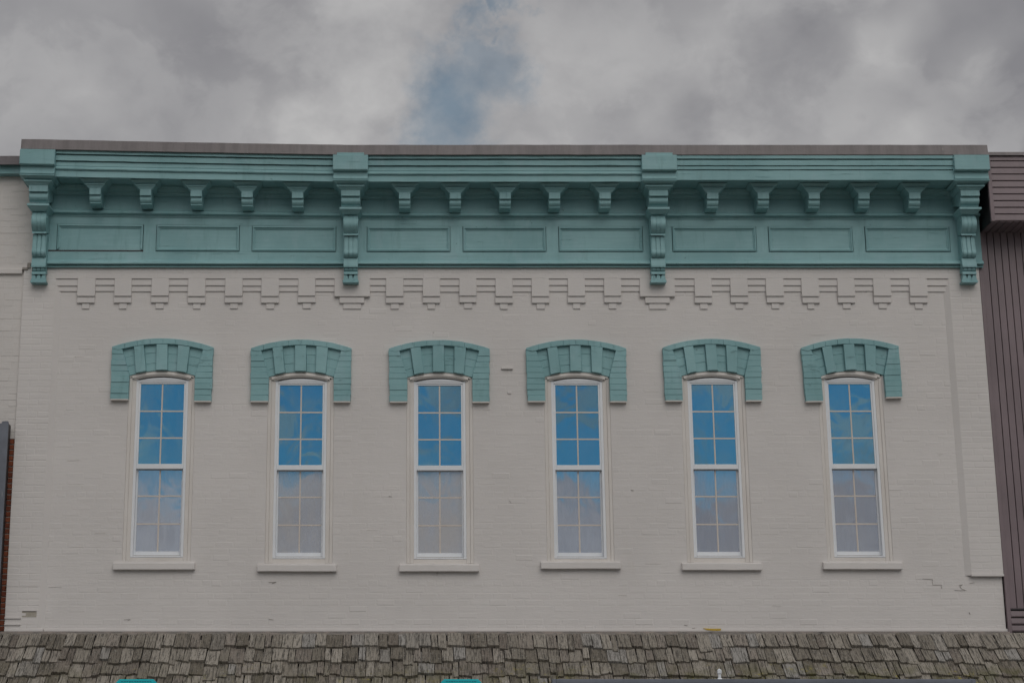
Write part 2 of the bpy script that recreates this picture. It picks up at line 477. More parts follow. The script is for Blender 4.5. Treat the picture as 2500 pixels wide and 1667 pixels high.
# wall: backing with openings, then the relief of the painted bricks
mb = MB()
xs = sorted([XL + .01, XR - .01] + [c for q in WIN for c in (q['x'] - OPEN_H * q['sx'], q['x'] + OPEN_H * q['sx'])])
zlo, zhi = ZP(1560), ZP(500)
for i in range(len(xs) - 1):
    if i % 2 == 0: mb.box(xs[i], xs[i + 1], .0, .30, zlo, zhi)
    else:
        dz = WIN[i // 2]['dz']
        mb.box(xs[i], xs[i + 1], .0, .30, zlo, Z_SILL + dz)
        mb.box(xs[i], xs[i + 1], .0, .30, Z_HEAD + dz, zhi)
wall = mb.build('wall', 'painted_brick', B)
wall['label'] = 'cream painted brick upper wall'
PIL_Z0R = ZP(1403, .06)
mb = MB()
cuts_at = []
rb = random.Random(5)
for ci, (za, zb) in enumerate(courses(ZP(1541), ZP(680))):
    cuts = []
    zc = (za + zb) / 2
    for q in WIN:
        if Z_SILL + q['dz'] - .02 < zc < Z_HEAD + q['dz'] + .01: cuts.append((q['x'] - OPEN_H * q['sx'], q['x'] + OPEN_H * q['sx']))
    right = PR if zc > PIL_Z0R else XR - .01
    rowp = rb.uniform(-.0008, .0008)
    for (a, b) in spans(PL, right, cuts):
        x = a - (BL / 2 if ci % 2 else 0) - rb.uniform(0, .05) * (ci % 3)
        while x < b - .005:
            L = BL * rb.uniform(.93, 1.07) * (1 if ci % 7 else .52)
            x0, x1 = max(a, x + JOINT / 2), min(b, x + L - JOINT / 2)
            if x1 - x0 > .03:
                g = rb.uniform(.0004, .0014) * (2.2 if rb.random() < .10 else 1) + rowp * .6
                jz = rb.uniform(.15, .5) * JOINT
                mb.add(*brick_verts(x0, x1, za + jz + rb.uniform(-.002, .002), zb - jz + rb.uniform(-.002, .002), -.0005, g, rb.uniform(-.0007, .0007), .009))
            x += L
bw = mb.build('brickwork', 'painted_brick', wall)
bw['kind'] = 'stuff'

# pilasters with their bricks
for side in (0, 1):
    x0, x1 = (XL, PL) if side == 0 else (PR, XR)
    z0 = ZP(1541, .06) if side == 0 else PIL_Z0R
    z1 = ZP(645, .06)
    pil = MB().box(x0, x1, -.038, .02, z0, z1).build('pilaster', 'painted_brick', B)
    zt = ZP(652, .06)
    q = (x1 - .002, x1 + .065) if side == 0 else (x0 + .002, x0 - .065)
    MB().add([(q[0], -.038, z0), (q[1], -.001, z0), (q[0], .01, z0), (q[0], -.038, zt), (q[1], -.001, zt), (q[0], .01, zt)], [(0, 1, 4, 3), (0, 2, 1), (3, 4, 5), (1, 2, 5, 4)]).build('pilaster_return', 'painted_brick', pil)
    cs = courses(z0, zt)
    for ci, (za, zb) in enumerate(cs):
        wdt = x1 - x0
        cutsx = [x0, x0 + wdt * (.36 if ci % 2 else .64), x1]
        for j in range(2):
            if side == 0 and j == 1 and abs(ZP(1497, .06) - (za + zb) / 2) < COURSE * .5: continue   # the missing brick
            mbk = MB(); g = rb.uniform(.0002, .0010) * (2.0 if rb.random() < .15 else 1) - .0024
            jz = rb.uniform(.15, .5) * JOINT
            a = cutsx[j] + (JOINT / 2 if j else 0); c = cutsx[j + 1] - (0 if j else JOINT / 2)
            vs, fs = brick_verts(a, c, za + jz, zb - jz, .038, g + .003, rb.uniform(-.0006, .0006), .008)
            mbk.add(vs, fs)
            mbk.build('brick', 'painted_brick', pil)
    if side == 0:
        zc = ZP(1498, .06)
        MB().box(x0 + wdt * .50, x0 + wdt * .93, -.0395, -.03, zc - .035, zc + .035).build('brick_hole', 'old_mortar', pil)
        MB().box(x0 + wdt * .50, x0 + wdt * .93, -.052, -.038, zc + .036, zc + .046).build('brick_lip', 'painted_brick', pil)
        for py in (1509, 1525):
            MB().box(x0, x0 + wdt * .48, -.054, -.038, ZP(py, .06), ZP(py, .06) + .016).build('brick_lip', 'painted_brick', pil)
    else:
        MB().box(x0 - .004, x1, -.056, -.02, z0 - .012, z0 + .012).build('pilaster_foot', 'painted_brick', pil)

# corbelled brick band --------------------------------------------------------
ST = .014                                             # one corbel step
band = MB().box(PL, PR, -3 * ST, .0, ZP(679, .06), ZP(650, .06)).build('brick_band', 'painted_brick', B)
za, zb = ZP(679, .06), ZP(653, .06)
for (c0, c1) in courses(za, zb):
    x = PL - rb.uniform(0, .2)
    mbk = MB()
    while x < PR:
        x0, x1 = max(PL, x + .004), min(PR, x + BL - .004)
        if x1 - x0 > .02: mbk.add(*brick_verts(x0, x1, c0 + .003, c1 - .003, 3 * ST, rb.uniform(.0005, .0015), rb.uniform(-.0005, .0005), .008))
        x += BL
    mbk.build('brick_course', 'painted_brick', band)['kind'] = 'stuff'
SMALL = [196, 281, 366, 451, 536, 620, 704, 907, 991, 1075, 1158, 1242, 1325, 1408, 1617, 1700, 1782, 1864, 1946, 2028.5, 2112]
BIG = [808.5, 1511]
K = 1.06293
teeth = []
for c in SMALL: teeth.append((XP(c * K, 735, .05), .108, .108, .048, 0))
for c in BIG: teeth.append((XP(c * K, 735, .05), .218, .152, .108, 1))
teeth.sort()
def jit(a): return R.uniform(-a, a)
for (x, h1, h2, h3, big) in teeth:
    j = jit(.004)
    c = MB().box(x - h1 + jit(.004), x + h1 + jit(.004), -3 * ST - .002, .0, ZP(722, .06) + j, za - .0).build('corbel', 'painted_brick', B, bevel=.004)
    MB().box(x - h2 + jit(.004), x + h2 + jit(.004), -2 * ST, .0, ZP(738, .05) + j, ZP(722, .06) + j - .0005).build('brick', 'painted_brick', c, bevel=.004)
    MB().box(x - h3 + jit(.005), x + h3 + jit(.005), -ST, .0, ZP(753, .03) + j + jit(.003), ZP(738, .05) + j - .0005).build('brick', 'painted_brick', c, bevel=.004)
edges = [PL] + [e for t in teeth for e in (t[0] - t[1], t[0] + t[1])] + [PR]
for i in range(0, len(edges), 2):
    a, b = edges[i], edges[i + 1]
    j = jit(.005)
    MB().box(a - .006, b + .006, -2 * ST - .001, .0, ZP(696, .05) + j, za - .001).build('brick', 'painted_brick', band, bevel=.004)
    MB().box(a - .008, b + .008, -ST - .001, .0, ZP(711, .03) + jit(.005), ZP(696, .05) + j - .001).build('brick', 'painted_brick', band, bevel=.004)

# small marks in the wall ------------------------------------------------------
MB().box(XP(1224, 902), XP(1252, 902), -.026, .0, ZP(902.0), ZP(898)).build('brick_lip', 'painted_brick', wall, bevel=.004)
MB().box(XP(1239, 960), XP(1248, 960), -.012, .0, ZP(962), ZP(955)).build('wall_plug', 'painted_brick', wall, bevel=.006)
def crack(pts, wdt=.006, d=.0058, parent=None, mat='crack_strip_dark'):
    mbk = MB(); wdt *= .45
    for (p, q) in zip(pts, pts[1:]):
        a, b = P(*p), P(*q)
        dx, dz = b.x - a.x, b.z - a.z
        L = math.hypot(dx, dz) or 1e-6
        nx, nz = -dz / L * wdt / 2, dx / L * wdt / 2
        mbk.slab([(a.x - nx, a.z - nz), (b.x - nx * .6, b.z - nz * .6), (b.x + nx * .6, b.z + nz * .6), (a.x + nx, a.z + nz)], .0, d)
    return mbk.build('crack', mat, parent or wall)
crack([(2252, 1412), (2276, 1414), (2277, 1427), (2298, 1427), (2299, 1436)], .006)
crack([(2341, 1428), (2350, 1426), (2343, 1431), (2348, 1437), (2357, 1440)], .008)
crack([(2366, 1424), (2380, 1421)], .006)
crack([(2330, 1440), (2360, 1441)], .004)
crack([(656, 1421), (674, 1420), (664, 1424)], .012)
crack([(1067, 1396), (1067, 1404)], .012)
crack([(949, 1211), (957, 1212)], .012); crack([(1540, 1196), (1548, 1197)], .010)
crack([(1057, 811), (1060, 813)], .008); crack([(2020, 1390), (2032, 1389)], .006)
crack([(1244, 1222), (1248, 1228)], .010); crack([(303, 1512), (318, 1511), (312, 1514)], .008)
crack([(1670, 1525), (1679, 1526)], .010); crack([(1690, 1533), (1698, 1532)], .008); crack([(2062, 1534), (2084, 1534.5)], .005)
crack([(2366, 1494), (2368, 1499)], .016); crack([(656, 1511), (668, 1512)], .010)
crack([(14, 1432), (40, 1432.5), (95, 1433)], .004, .0405); crack([(118, 1433), (150, 1432)], .003, .004)
for _ in range(22):                                   # hairline gaps where the paint bridges a bed joint badly
    px, py = R.uniform(140, 2330), R.uniform(770, 1520)
    X = XP(px, py)
    if any(abs(X - q['x']) < .70 for q in WIN) and py < 1400: continue
    L = R.uniform(8, 40)
    crack([(px, py), (px + L, py + R.uniform(-1, 1))], R.uniform(.0015, .003), .0036, None, 'old_mortar')
MB().slab([(XP(1716, 1534), ZP(1533)), (XP(1724, 1536), ZP(1537)), (XP(1740, 1540), ZP(1539)), (XP(1759, 1540), ZP(1538.5)), (XP(1760, 1534), ZP(1534)), (XP(1738, 1534), ZP(1534))][::-1], .0, .020).build('paint_smear', 'yellow_paint', wall)['label'] = 'yellow smear at the foot of the wall'
MB().box(PL + .06, XR + .02, -.014, -.0, ZP(1541, .01), ZP(1534, .01)).build('base_strip', 'painted_brick', B, bevel=.004)
MB().box(XL, PL + .058, -.046, -.0, ZP(1541, .04), ZP(1534, .04)).build('base_strip', 'painted_brick', B, bevel=.004)

# ------------------------------------------------------------------ cornice
XA, XE = XP(92, 560, .06), XP(2392, 560, .06)         # ends of the frieze boards
def z(py, d): return ZP(py, d)
def run(name, prof, x0, x1, mat='teal_wood', n=40, jit_=.0015, parent=B, bevel=0):
    return MB().along_x([(d, z(py, d)) for d, py in prof], x0, x1, n, jit_).build(name, mat, parent, fn=settle, bevel=bevel)
# boards from wall up
FR = .06
run('backing_board', [(.0, 652), (.028, 652), (.028, 470), (.0, 470)], XA, XE)
run('bottom_moulding', [(.0, 653), (.075, 653), (.080, 649.5), (.068, 648.5), (.068, 646.5), (.105, 645.5), (.115, 643), (.112, 641), (.085, 636), (.0, 636)], XA, XE)
run('bottom_rail', [(.0, 640), (.062, 640), (.062, 615.5), (.0, 615.5)], XA, XE)
run('top_rail', [(.0, 553), (.062, 553), (.062, 530), (.0, 530)], XA, XE)
run('frieze_moulding', [(.0, 535.5), (.070, 535.5), (.074, 531), (.100, 528), (.118, 526.5), (.122, 523.5), (.112, 521), (.07, 519), (.0, 519)], XA, XE)
run('frieze_board', [(.0, 523), (.060, 523), (.060, 478), (.0, 478)], XA, XE)
run('bed_moulding', [(.0, 488), (.075, 486.5), (.080, 484.5), (.092, 482), (.098, 478), (.125, 475), (.150, 470), (.158, 465.5), (.168, 464), (.168, 455), (.0, 455)], XA, XE)
XFA, XFE = XP(70, 420, .44), XP(2400, 420, .44)
bays = [(XFA, XC[1]), (XC[1], XC[2]), (XC[2], XFE)]
for bi, (a, b) in enumerate(bays):
    if bi < 2:
        zs = z(444, .43) + .004
        MB().along_x([(.05, zs), (.44, zs), (.44, zs + .02), (.05, zs + .02)], a, b, 40, .001).build('soffit', 'teal_wood', B, fn=settle)
        run('fascia', [(.40, 424), (.45, 424), (.45, 443.6), (.43, 444), (.425, 438), (.40, 438)], a, b)
        run('fascia_roll', [(.40, 427.6), (.445, 428.2), (.455, 427.6), (.468, 426.5), (.476, 424), (.474, 421), (.462, 419), (.462, 412), (.40, 412)], a, b)
        run('crown_board', [(.38, 418), (.466, 418), (.466, 407), (.44, 407), (.44, 404.5), (.38, 404.5)], a, b, bevel=.004)
    else:
        zs = z(440, .485) + .004
        MB().along_x([(.05, zs), (.48, zs), (.48, zs + .02), (.05, zs + .02)], a, b, 40, .001).build('soffit', 'teal_wood', B, fn=settle)
        run('fascia', [(.44, 414), (.47, 414), (.47, 416.6), (.500, 416.6), (.500, 439.6), (.480, 440), (.475, 434), (.44, 434)], a, b)
        run('crown_board', [(.38, 414.5), (.508, 414.5), (.510, 406.6), (.48, 406.6), (.48, 404.5), (.38, 404.5)], a, b, bevel=.004)
    e = .0 if bi < 2 else .030
    run('crown_board', [(.38, 405), (.488 + e, 404.6), (.490 + e, 391), (.46 + e, 391), (.46 + e, 388), (.38, 388)], a, b, bevel=.004)
    run('crown_board', [(.38, 389), (.512 + e * .7, 388), (.514 + e * .7, 372), (.38, 372)], a, b, bevel=.004)
# roof coping in lengths with visible laps
joints = [XP(52, 350, .53), XP(735, 366, .53), XP(1057, 366, .53), XP(1560, 366, .53), XP(1869, 366, .53), XP(2411, 366, .53)]
for i, (a, b) in enumerate(zip(joints, joints[1:])):
    o = .002 * (i % 2)
    run('coping', [(-.3, 368), (.2, 356.5 - o * 20), (.53 + o, 354), (.545 + o, 377.6), (.538 + o, 379), (.525 + o, 379), (.52, 362), (-.3, 374)], a, b, 'coping_metal', n=14, jit_=.0018)
# frieze panels
PAN = [(132, 328), (360, 549), (580, 771), (844, 1033), (1064, 1253), (1284, 1475), (1545, 1736), (1766, 1957), (1988, 2180)]
zt, zb_ = z(553, .06), z(615.5, .06)
prev = XA
stile_edges = []
for pi, (a, b) in enumerate(PAN):
    x0, x1 = XP(a * K, 584, .06), XP(b * K, 584, .06)
    g = .009
    zt2, zb2 = zt - .008, zb_ + (.014 if pi == 0 else .008)
    dd = .050 + jit(.003)
    pan = MB().box(x0 + .01, x1 - .01, -dd, -.027, zb2, zt2).build('panel', 'teal_wood', B, fn=settle)
    if pi == 0: MB().box(XA + .02, x1 + .012, -.0645, -.03, zb_ - .004, zb2 - .001).build('open_joint', 'gap_and_shade', B, fn=settle)
    wd = .036
    ring = [(x0, zb2), (x1, zb2), (x1, zt2), (x0, zt2)]
    inn = [(x0 + wd, zb2 + wd), (x1 - wd, zb2 + wd), (x1 - wd, zt2 - wd * 1.15), (x0 + wd, zt2 - wd * 1.15)]
    mid = [((p[0] * .55 + q[0] * .45), (p[1] * .55 + q[1] * .45)) for p, q in zip(ring, inn)]
    for s in range(4):
        if pi == 0 and s == 0: continue               # the first panel has lost its lower bead
        e = (s + 1) % 4
        m2 = MB()
        vs = [(*ring[s], .027), (*ring[e], .027), (*ring[s], .074), (*ring[e], .074), (*mid[s], .080), (*mid[e], .080), (*mid[s], .068), (*mid[e], .068), (*inn[s], dd + .006), (*inn[e], dd + .006), (*inn[s], .027), (*inn[e], .027)]
        m2.add([(x, -d, zz) for x, zz, d in vs], [(0, 1, 3, 2), (2, 3, 5, 4), (4, 5, 7, 6), (6, 7, 9, 8), (8, 9, 11, 10), (10, 11, 1, 0), (0, 2, 4, 6, 8, 10), (11, 9, 7, 5, 3, 1)])
        m2.build('panel_bead', 'teal_wood', pan, fn=settle)
    stile_edges.append((x0 - g, x1 + g))
edges = [XA] + [e for t in stile_edges for e in t] + [XE]
for i in range(0, len(edges), 2):
    dd = .060 + jit(.002)
    MB().box(edges[i], edges[i + 1], -dd, -.02, z(616, dd) + .003, z(552.5, dd) - .003).build('stile', 'teal_upright', B, fn=settle)

# little modillions ----------------------------------------------------------
def side_profile(mb, pts, x0, x1):
    """closed side profile [(d, py)] swept from x0 to x1"""
    return mb.along_x([(d, z(py, d)) for d, py in pts], x0, x1, 1)
def arc(d0, p0, d1, p1, bulge, n=6):
    """curve between two profile points, bulging forward (+) or back (-)"""
    out = []
    for i in range(n + 1):
        t = i / n
        out.append((d0 + (d1 - d0) * t + bulge * math.sin(math.pi * t), p0 + (p1 - p0) * t))
    return out
mods = []
bk = MB(); side_profile(bk, [(.05, 470), (.335, 470), (.335, 485.5), (.322, 486.5)] + arc(.300, 487, .268, 505.5, .022) + [(.276, 506), (.276, 507.5), (.10, 521), (.05, 521)], -.070, .070)
block_mesh = bk.mesh('modillion', 'teal_upright')
m2 = MB()
zz = lambda py, d: z(py, d)
m2.frustum(0, .356, .352, .396, .394, zz(446.5, .396), zz(448.6, .394), .04)
m2.frustum(0, .346, .228, .390, .342, zz(448.6, .390), zz(459.2, .342), .04)
m2.frustum(0, .256, .250, .368, .366, zz(458.4, .368), zz(461.2, .366), .04)
m2.frustum(0, .240, .150, .356, .330, zz(461.2, .356), zz(471.5, .330), .04)
cap_mesh = m2.mesh('cap', 'teal_wood')
eye = MB()
for s in (-1, 1):
    n = 10
    c0 = (.245, z(491, .25))
    vs = [(s * .0705, -(c0[0] + .010 * math.cos(2 * math.pi * i / n)), c0[1] + .010 * math.sin(2 * math.pi * i / n)) for i in range(n)]
    vs += [(s * .074, a[1], a[2]) for a in vs]
    eye.add(vs, [tuple(range(n)), tuple(range(2 * n - 1, n - 1, -1))] + [(i, (i + 1) % n, n + (i + 1) % n, n + i) for i in range(n)])
eye_mesh = eye.mesh('rosette', 'teal_upright')
MOD = [231.6, 355, 479, 602.7, 726, 988, 1111, 1234, 1354.5, 1477.5, 1740.6, 1864, 1987.7, 2110, 2234]
for px in MOD:
    x = XP(px, 478, .335)
    dz = settle((x, 0, z(440, .4)))[2] - z(440, .4)
    mdl = link('modillion', block_mesh, B, (x + jit(.003), 0, dz), .003)
    link('cap', cap_mesh, mdl, (0, 0, 0), .003)
    link('rosette', eye_mesh, mdl)

# big consoles -----------------------------------------------------------------
def flutes(mb, prof, x, half, n, r=.010):
    """raised reeds that follow the front of a profile"""
    for i in range(n):
        xc = x + (-half + 2 * half * (i + .5) / n)
        hw = half / n * .78
        pts = [(d + r, py) for d, py in prof] + [(d - .004, py) for d, py in prof[::-1]]
        q = MB(); side_profile(q, pts, xc - hw, xc + hw)
        mb.add(q.v, q.f)
zz = z
def console(i):
    x = XC[i]
    f = settle
    body = MB(); side_profile(body, [(.04, 464), (.415, 464), (.415, 478.3), (.402, 479)] + arc(.375, 480, .335, 503, .030) + [(.335, 505), (.04, 505)], x - .116, x + .116)
    con = body.build('console_bracket', 'teal_upright', B, fn=f, bevel=.003)
    b2 = MB(); side_profile(b2, [(.30, 378), (.572, 378.5), (.572, 413.8), (.545, 418), (.30, 418)], x - .214, x + .214)
    b2.build('head_block', 'teal_wood', con, fn=f, bevel=.004)
    if i in (1, 2):
        b3 = MB(); side_profile(b3, [(.45, 373), (.560, 373), (.560, 379), (.45, 379)], x - .165, x + .165); b3.build('cap_strip', 'teal_wood', con, fn=f, bevel=.002)
    b4 = MB(); side_profile(b4, [(.1, 416), (.512, 416), (.512, 431), (.524, 432), (.524, 437), (.514, 438.5), (.1, 438.5)], x - .209, x + .209); b4.build('neck_block', 'teal_wood', con, fn=f, bevel=.003)
    b5 = MB()
    b5.frustum(x, .436, .430, .526, .522, zz(438.6, .526), zz(441.4, .522), .04)
    b5.frustum(x, .418, .312, .512, .440, zz(441.4, .512), zz(452.0, .440), .04)
    b5.frustum(x, .342, .336, .468, .465, zz(451.6, .468), zz(455.0, .465), .04)
    b5.frustum(x, .324, .235, .455, .415, zz(455.0, .455), zz(464.5, .415), .04)
    b5.build('crown', 'teal_wood', con, fn=f, bevel=.002)
    b6 = MB()
    b6.frustum(x, .270, .270, .385, .385, zz(505.5, .385), zz(510.5, .385), .04)
    b6.frustum(x, .262, .182, .378, .318, zz(510.7, .378), zz(522.8, .318), .04)
    b6.build('impost', 'teal_wood', con, fn=f, bevel=.002)
    # scroll
    hw = .0885
    top = arc(.262, 523, .225, 570, .062, 10)
    b7 = MB(); side_profile(b7, [(.04, 523)] + top + [(.236, 572), (.236, 575), (.04, 575)], x - hw, x + hw)
    sc = b7.build('scroll', 'teal_upright', con, fn=f)
    q = MB(); flutes(q, top, x, hw * .86, 3, .006); q.v = [f(v) for v in q.v]
    q.build('reed', 'teal_upright', con)
    e = MB()
    for s in (-1, 1):
        n = 12; c0 = (.255, z(539, .25))
        vs = [(x + s * hw, -(c0[0] + .016 * math.cos(2 * math.pi * k / n)), c0[1] + .016 * math.sin(2 * math.pi * k / n)) for k in range(n)]
        vs += [(x + s * (hw + .010), a[1], a[2]) for a in vs]
        e.add(vs, [tuple(range(n)), tuple(range(2 * n - 1, n - 1, -1))] + [(k, (k + 1) % n, n + (k + 1) % n, n + k) for k in range(n)])
    e.build('rosette', 'teal_upright', con, fn=f)
    # reeded shaft that swells at its foot
    sh = [(.196, 577), (.192, 590), (.196, 604)] + arc(.200, 610, .172, 628.5, .022, 6)
    b8 = MB(); side_profile(b8, [(.04, 575)] + sh + [(.04, 628.5)], x - hw * .96, x + hw * .96)
    b8.build('shaft', 'teal_upright', con, fn=f)
    q = MB(); flutes(q, sh, x, hw * .90, 3, .012); q.v = [f(v) for v in q.v]
    q.build('reed', 'teal_upright', con)
    b9 = MB(); side_profile(b9, [(.04, 628.5), (.165, 628.5), (.168, 632), (.182, 643), (.188, 648), (.188, 652.4), (.04, 652.4)], x - hw, x + hw); b9.build('foot_block', 'teal_wood', con, fn=f, bevel=.003)
    b10 = MB(); rl = arc(.150, 652.4, .132, 663, .012, 4)
    side_profile(b10, [(.04, 652.4)] + rl + [(.04, 663)], x - hw * .93, x + hw * .93); b10.build('reed', 'teal_upright', con)
    q = MB(); flutes(q, rl, x, hw * .86, 3, .012); q.build('reed', 'teal_upright', con)
    b11 = MB(); side_profile(b11, [(.04, 663), (.150, 663), (.156, 669.5), (.04, 669.5)], x - hw * .97, x + hw * .97); b11.build('foot_band', 'teal_wood', con, bevel=.003)
    # pendant: three flared tongues in front of a dark recess
    zt_, zb2 = z(669.5, .12), z(687.5, .12)
    MB().box(x - hw * .86, x + hw * .86, -.096, -.0, zb2, zt_).build('pendant_back', 'teal_wood', con)
    for k in (-1, 0, 1):
        xc = x + k * .058
        lt, rt = (-.011 if k > -1 else -.024), (.011 if k < 1 else .024)
        lb, rb2 = (-.0288 if k > -1 else -.042), (.0288 if k < 1 else .042)
        lm, rm = (-.0288 if k > -1 else -.028), (.0288 if k < 1 else .028)
        zm = zt_ + (zb2 - zt_) * .68
        MB().slab([(xc + lb, zb2), (xc + rb2, zb2), (xc + rm, zm), (xc + rt, zt_ - .004), (xc + lt, zt_ - .004), (xc + lm, zm)], .09, .140).build('tongue', 'teal_upright', con)
        if k < 1: MB().slab([(xc + .018, zt_ - .034), (xc + .040, zt_ - .034), (xc + .046, zt_ - .020), (xc + .012, zt_ - .020)], .09, .122).build('bead', 'teal_upright', con)
    MB().slab([(x - .094, z(690.8, .13)), (x + .094, z(690.8, .13)), (x + .100, zb2), (x - .100, zb2)], .0, .150).build('foot_plate', 'teal_wood', con, bevel=.002)
    return con
for i in range(4): console(i)

# ------------------------------------------------------------------ window hoods
def H(u, v, d=.07):
    """a spot of the first hood (enlargement coordinates) relative to its window axis"""
    p = P(240 + u / 4.9, 780 + v / 4.9, d)
    return (p.x - WX0, p.z)
def outer(u): return 222 + 103 * ((u - 770) / 607.0) ** 2
def inner(u): return 600 + 60 * ((u - 768) / 390.0) ** 2
def hood(k):
    W = WIN[k]
    rr = random.Random(40 + k)
    rot = {0: -.006, 5: .020, 4: .004}.get(k, 0)
    x0 = W['x'] + (.025 if k == 5 else 0); zc = ZP(900); dz = W['dz']; sx = W['sx']
    def T(p):
        dx, dzz = p[0] * sx, p[1] - zc
        return (x0 + dx * math.cos(rot) - dzz * math.sin(rot), zc + dz + dx * math.sin(rot) + dzz * math.cos(rot))
    def slab(m_, uv, d0, d1, jx=2.5):
        m_.slab([T(H(u + rr.uniform(-jx, jx), v + rr.uniform(-jx, jx))) for u, v in uv], d0, d1)
    # backing arch that also closes the opening's shoulders
    N = 18
    us = [300 + 920 * i / N for i in range(N + 1)]
    mbk = MB()
    for a, b in zip(us, us[1:]):
        ia, ib = (inner(min(1158, max(372, a))), inner(min(1158, max(372, b))))
        mbk.slab([T(H(a, ia + (0 if 372 <= a <= 1158 else 6))), T(H(b, ib + (0 if 372 <= b <= 1158 else 6))), T(H(b, outer(b) + 30)), T(H(a, outer(a) + 30))], -.12, .014)
    hd = mbk.build('window_hood', 'teal_brick', B)
    hd['label'] = 'teal painted brick hood with raised voussoirs'
    def piece(name, uv, d1, jx=2.5, mat='teal_brick', d0=.0):
        m_ = MB(); slab(m_, uv, d0, d1, jx); return m_.build(name, mat, hd, bevel=.0038)
    # legs, brick on brick
    def ledge(v):                                     # inner edge of the left leg
        return 285 + (375 - 285) * (v - 345) / 315 if v < 660 else 375 - 13 * (v - 660) / 300
    def redge(v):
        return 1255 - (1255 - 1158) * (v - 348) / 312 if v < 660 else 1158 - 8 * (v - 660) / 310
    nb = 9
    for s in (0, 1):
        ends = {0: (950, 966), 5: (962, 932)}.get(k, (957, 959))
        v0, v1 = (345, ends[0]) if s == 0 else (348, ends[1])
        for j in range(nb):
            a = v0 + (v1 - v0) * j / nb + (.3 if j else 0); b = v0 + (v1 - v0) * (j + 1) / nb - .3
            d = .060 + rr.uniform(-.004, .004)
            jx = rr.uniform(-4, 4)
            if s == 0:
                q = [(162 - 15 * (b - 325) / 630 + jx, b), (ledge(b), b), (ledge(a), a), (162 - 15 * (a - 325) / 630 + jx, a)]
            else:
                q = [(redge(b), b), (1380 - 25 * (b - 320) / 650 + jx, b), (1380 - 25 * (a - 320) / 650 + jx, a), (redge(a), a)]
            piece('brick', q, d, 1.5)
        mm = MB()
        if s == 0: slab(mm, [(149, v1 + 12), (360, v1 + 12), (361, v1), (149, v1)], .0, .063, 0)
        else: slab(mm, [(1150, v1 + 13), (1352, v1 + 13), (1352, v1), (1150, v1)], .0, .063, 0)
        mm.build('leg_base', 'cream_wood', hd)
    # arched top band
    nb = 8
    for j in range(nb):
        a = 165 + (1380 - 165) * j / nb; b = 165 + (1380 - 165) * (j + 1) / nb
        g = .3
        a2, b2 = a + (g if j else 0), b - (g if j < nb - 1 else 0)
        m_ = (a2 + b2) / 2
        th = 66
        da = .5 * (a - 770) * .0; 
        q = [(a2, min(347, outer(a2) + th)), (m_, outer(m_) + th), (b2, min(349, outer(b2) + th)), (b2, outer(b2)), (m_, outer(m_)), (a2, outer(a2))]
        piece('brick', q, .064 + rr.uniform(-.0015, .0015), 1.0)
    # voussoirs
    for (t0, t1, b0, b1) in ((425, 545, 452, 572), (695, 830, 692, 830), (955, 1095, 942, 1062)):
        j = rr.uniform(-6, 6)
        q = [(b0 + j, inner(b0) - 2), ((b0 + b1) / 2 + j, inner((b0 + b1) / 2) - 2 + rr.uniform(-3, 3)), (b1 + j, inner(b1) - 2), (t1, outer(t1) + 67), (t0, outer(t0) + 67)]
        piece('voussoir', q, .060 + rr.uniform(-.004, .004), 2.0, d0=-.12)
    # bricks of the recesses
    for (t0, t1, b0, b1) in ((283, 422, 366, 452), (543, 697, 573, 692), (830, 957, 830, 942), (1093, 1257, 1060, 1160)):
        cutv = [0, .36 + rr.uniform(-.05, .05), .70 + rr.uniform(-.05, .05), 1]
        for c0, c1 in zip(cutv, cutv[1:]):
            def pt(side, c):
                tu, bu = (t0, b0) if side == 0 else (t1, b1)
                u = tu + (bu - tu) * c
                return (u, (outer(tu) + 60) + (inner(bu) - (outer(tu) + 60)) * c)
            q = [pt(0, c1 - .001), pt(1, c1 - .001), pt(1, c0 + .001), pt(0, c0 + .001)]
            piece('brick', q, .022 + rr.uniform(-.0015, .0015), 1.0, d0=-.12 if c1 == 1 else .0)
for k in range(6): hood(k)

# ------------------------------------------------------------------ windows
zW = lambda py: ZP(py, -.06)
GH, FH = .2625, .318                                  # half widths: glass, vinyl frame
D_FR, D_UP, D_LO = -.018, -.040, -.088               # depths behind the wall face (negative = in)
def frame_ring(m_, x0, x1, z0, z1, w, d0, d1, wb=None, wt=None):
    wb = w if wb is None else wb; wt = w if wt is None else wt
    m_.box(x0, x0 + w, -d1, -d0, z0, z1); m_.box(x1 - w, x1, -d1, -d0, z0, z1)
    m_.box(x0 + w, x1 - w, -d1, -d0, z0, z0 + wb); m_.box(x0 + w, x1 - w, -d1, -d0, z1 - wt, z1)
Z_F0, Z_F1 = zW(1361), zW(929)
Z_UT, Z_UB, Z_MR = zW(939.5), zW(1133), zW(1145)
Z_LB = zW(1345)
PARTS = {}
m_ = MB(); frame_ring(m_, -FH, FH, Z_F0, Z_F1, .036, -.16, D_FR, .020, .030); PARTS['window'] = m_.mesh('window', 'vinyl')
def sash_mesh(z0, z1, d, wb, wt):
    m_ = MB(); frame_ring(m_, -FH + .034, FH - .034, z0, z1, FH - .034 - GH, -.15, d, wb, wt); return m_.mesh('sash', 'vinyl')
PARTS['upper'] = sash_mesh(Z_MR, Z_F1 - .028, D_UP + .012, Z_UB - Z_MR, .022)
PARTS['lower'] = sash_mesh(Z_F0 + .030, Z_MR + .01, D_LO + .012, Z_LB - Z_F0 - .03, .012)
PARTS['dark_strip'] = MB().box(-FH + .036, FH - .036, .074, .15, Z_F0 + .018, Z_F0 + .032).mesh('dark_strip', 'crack_strip_dark')  # dark strip along the line under the bottom rail
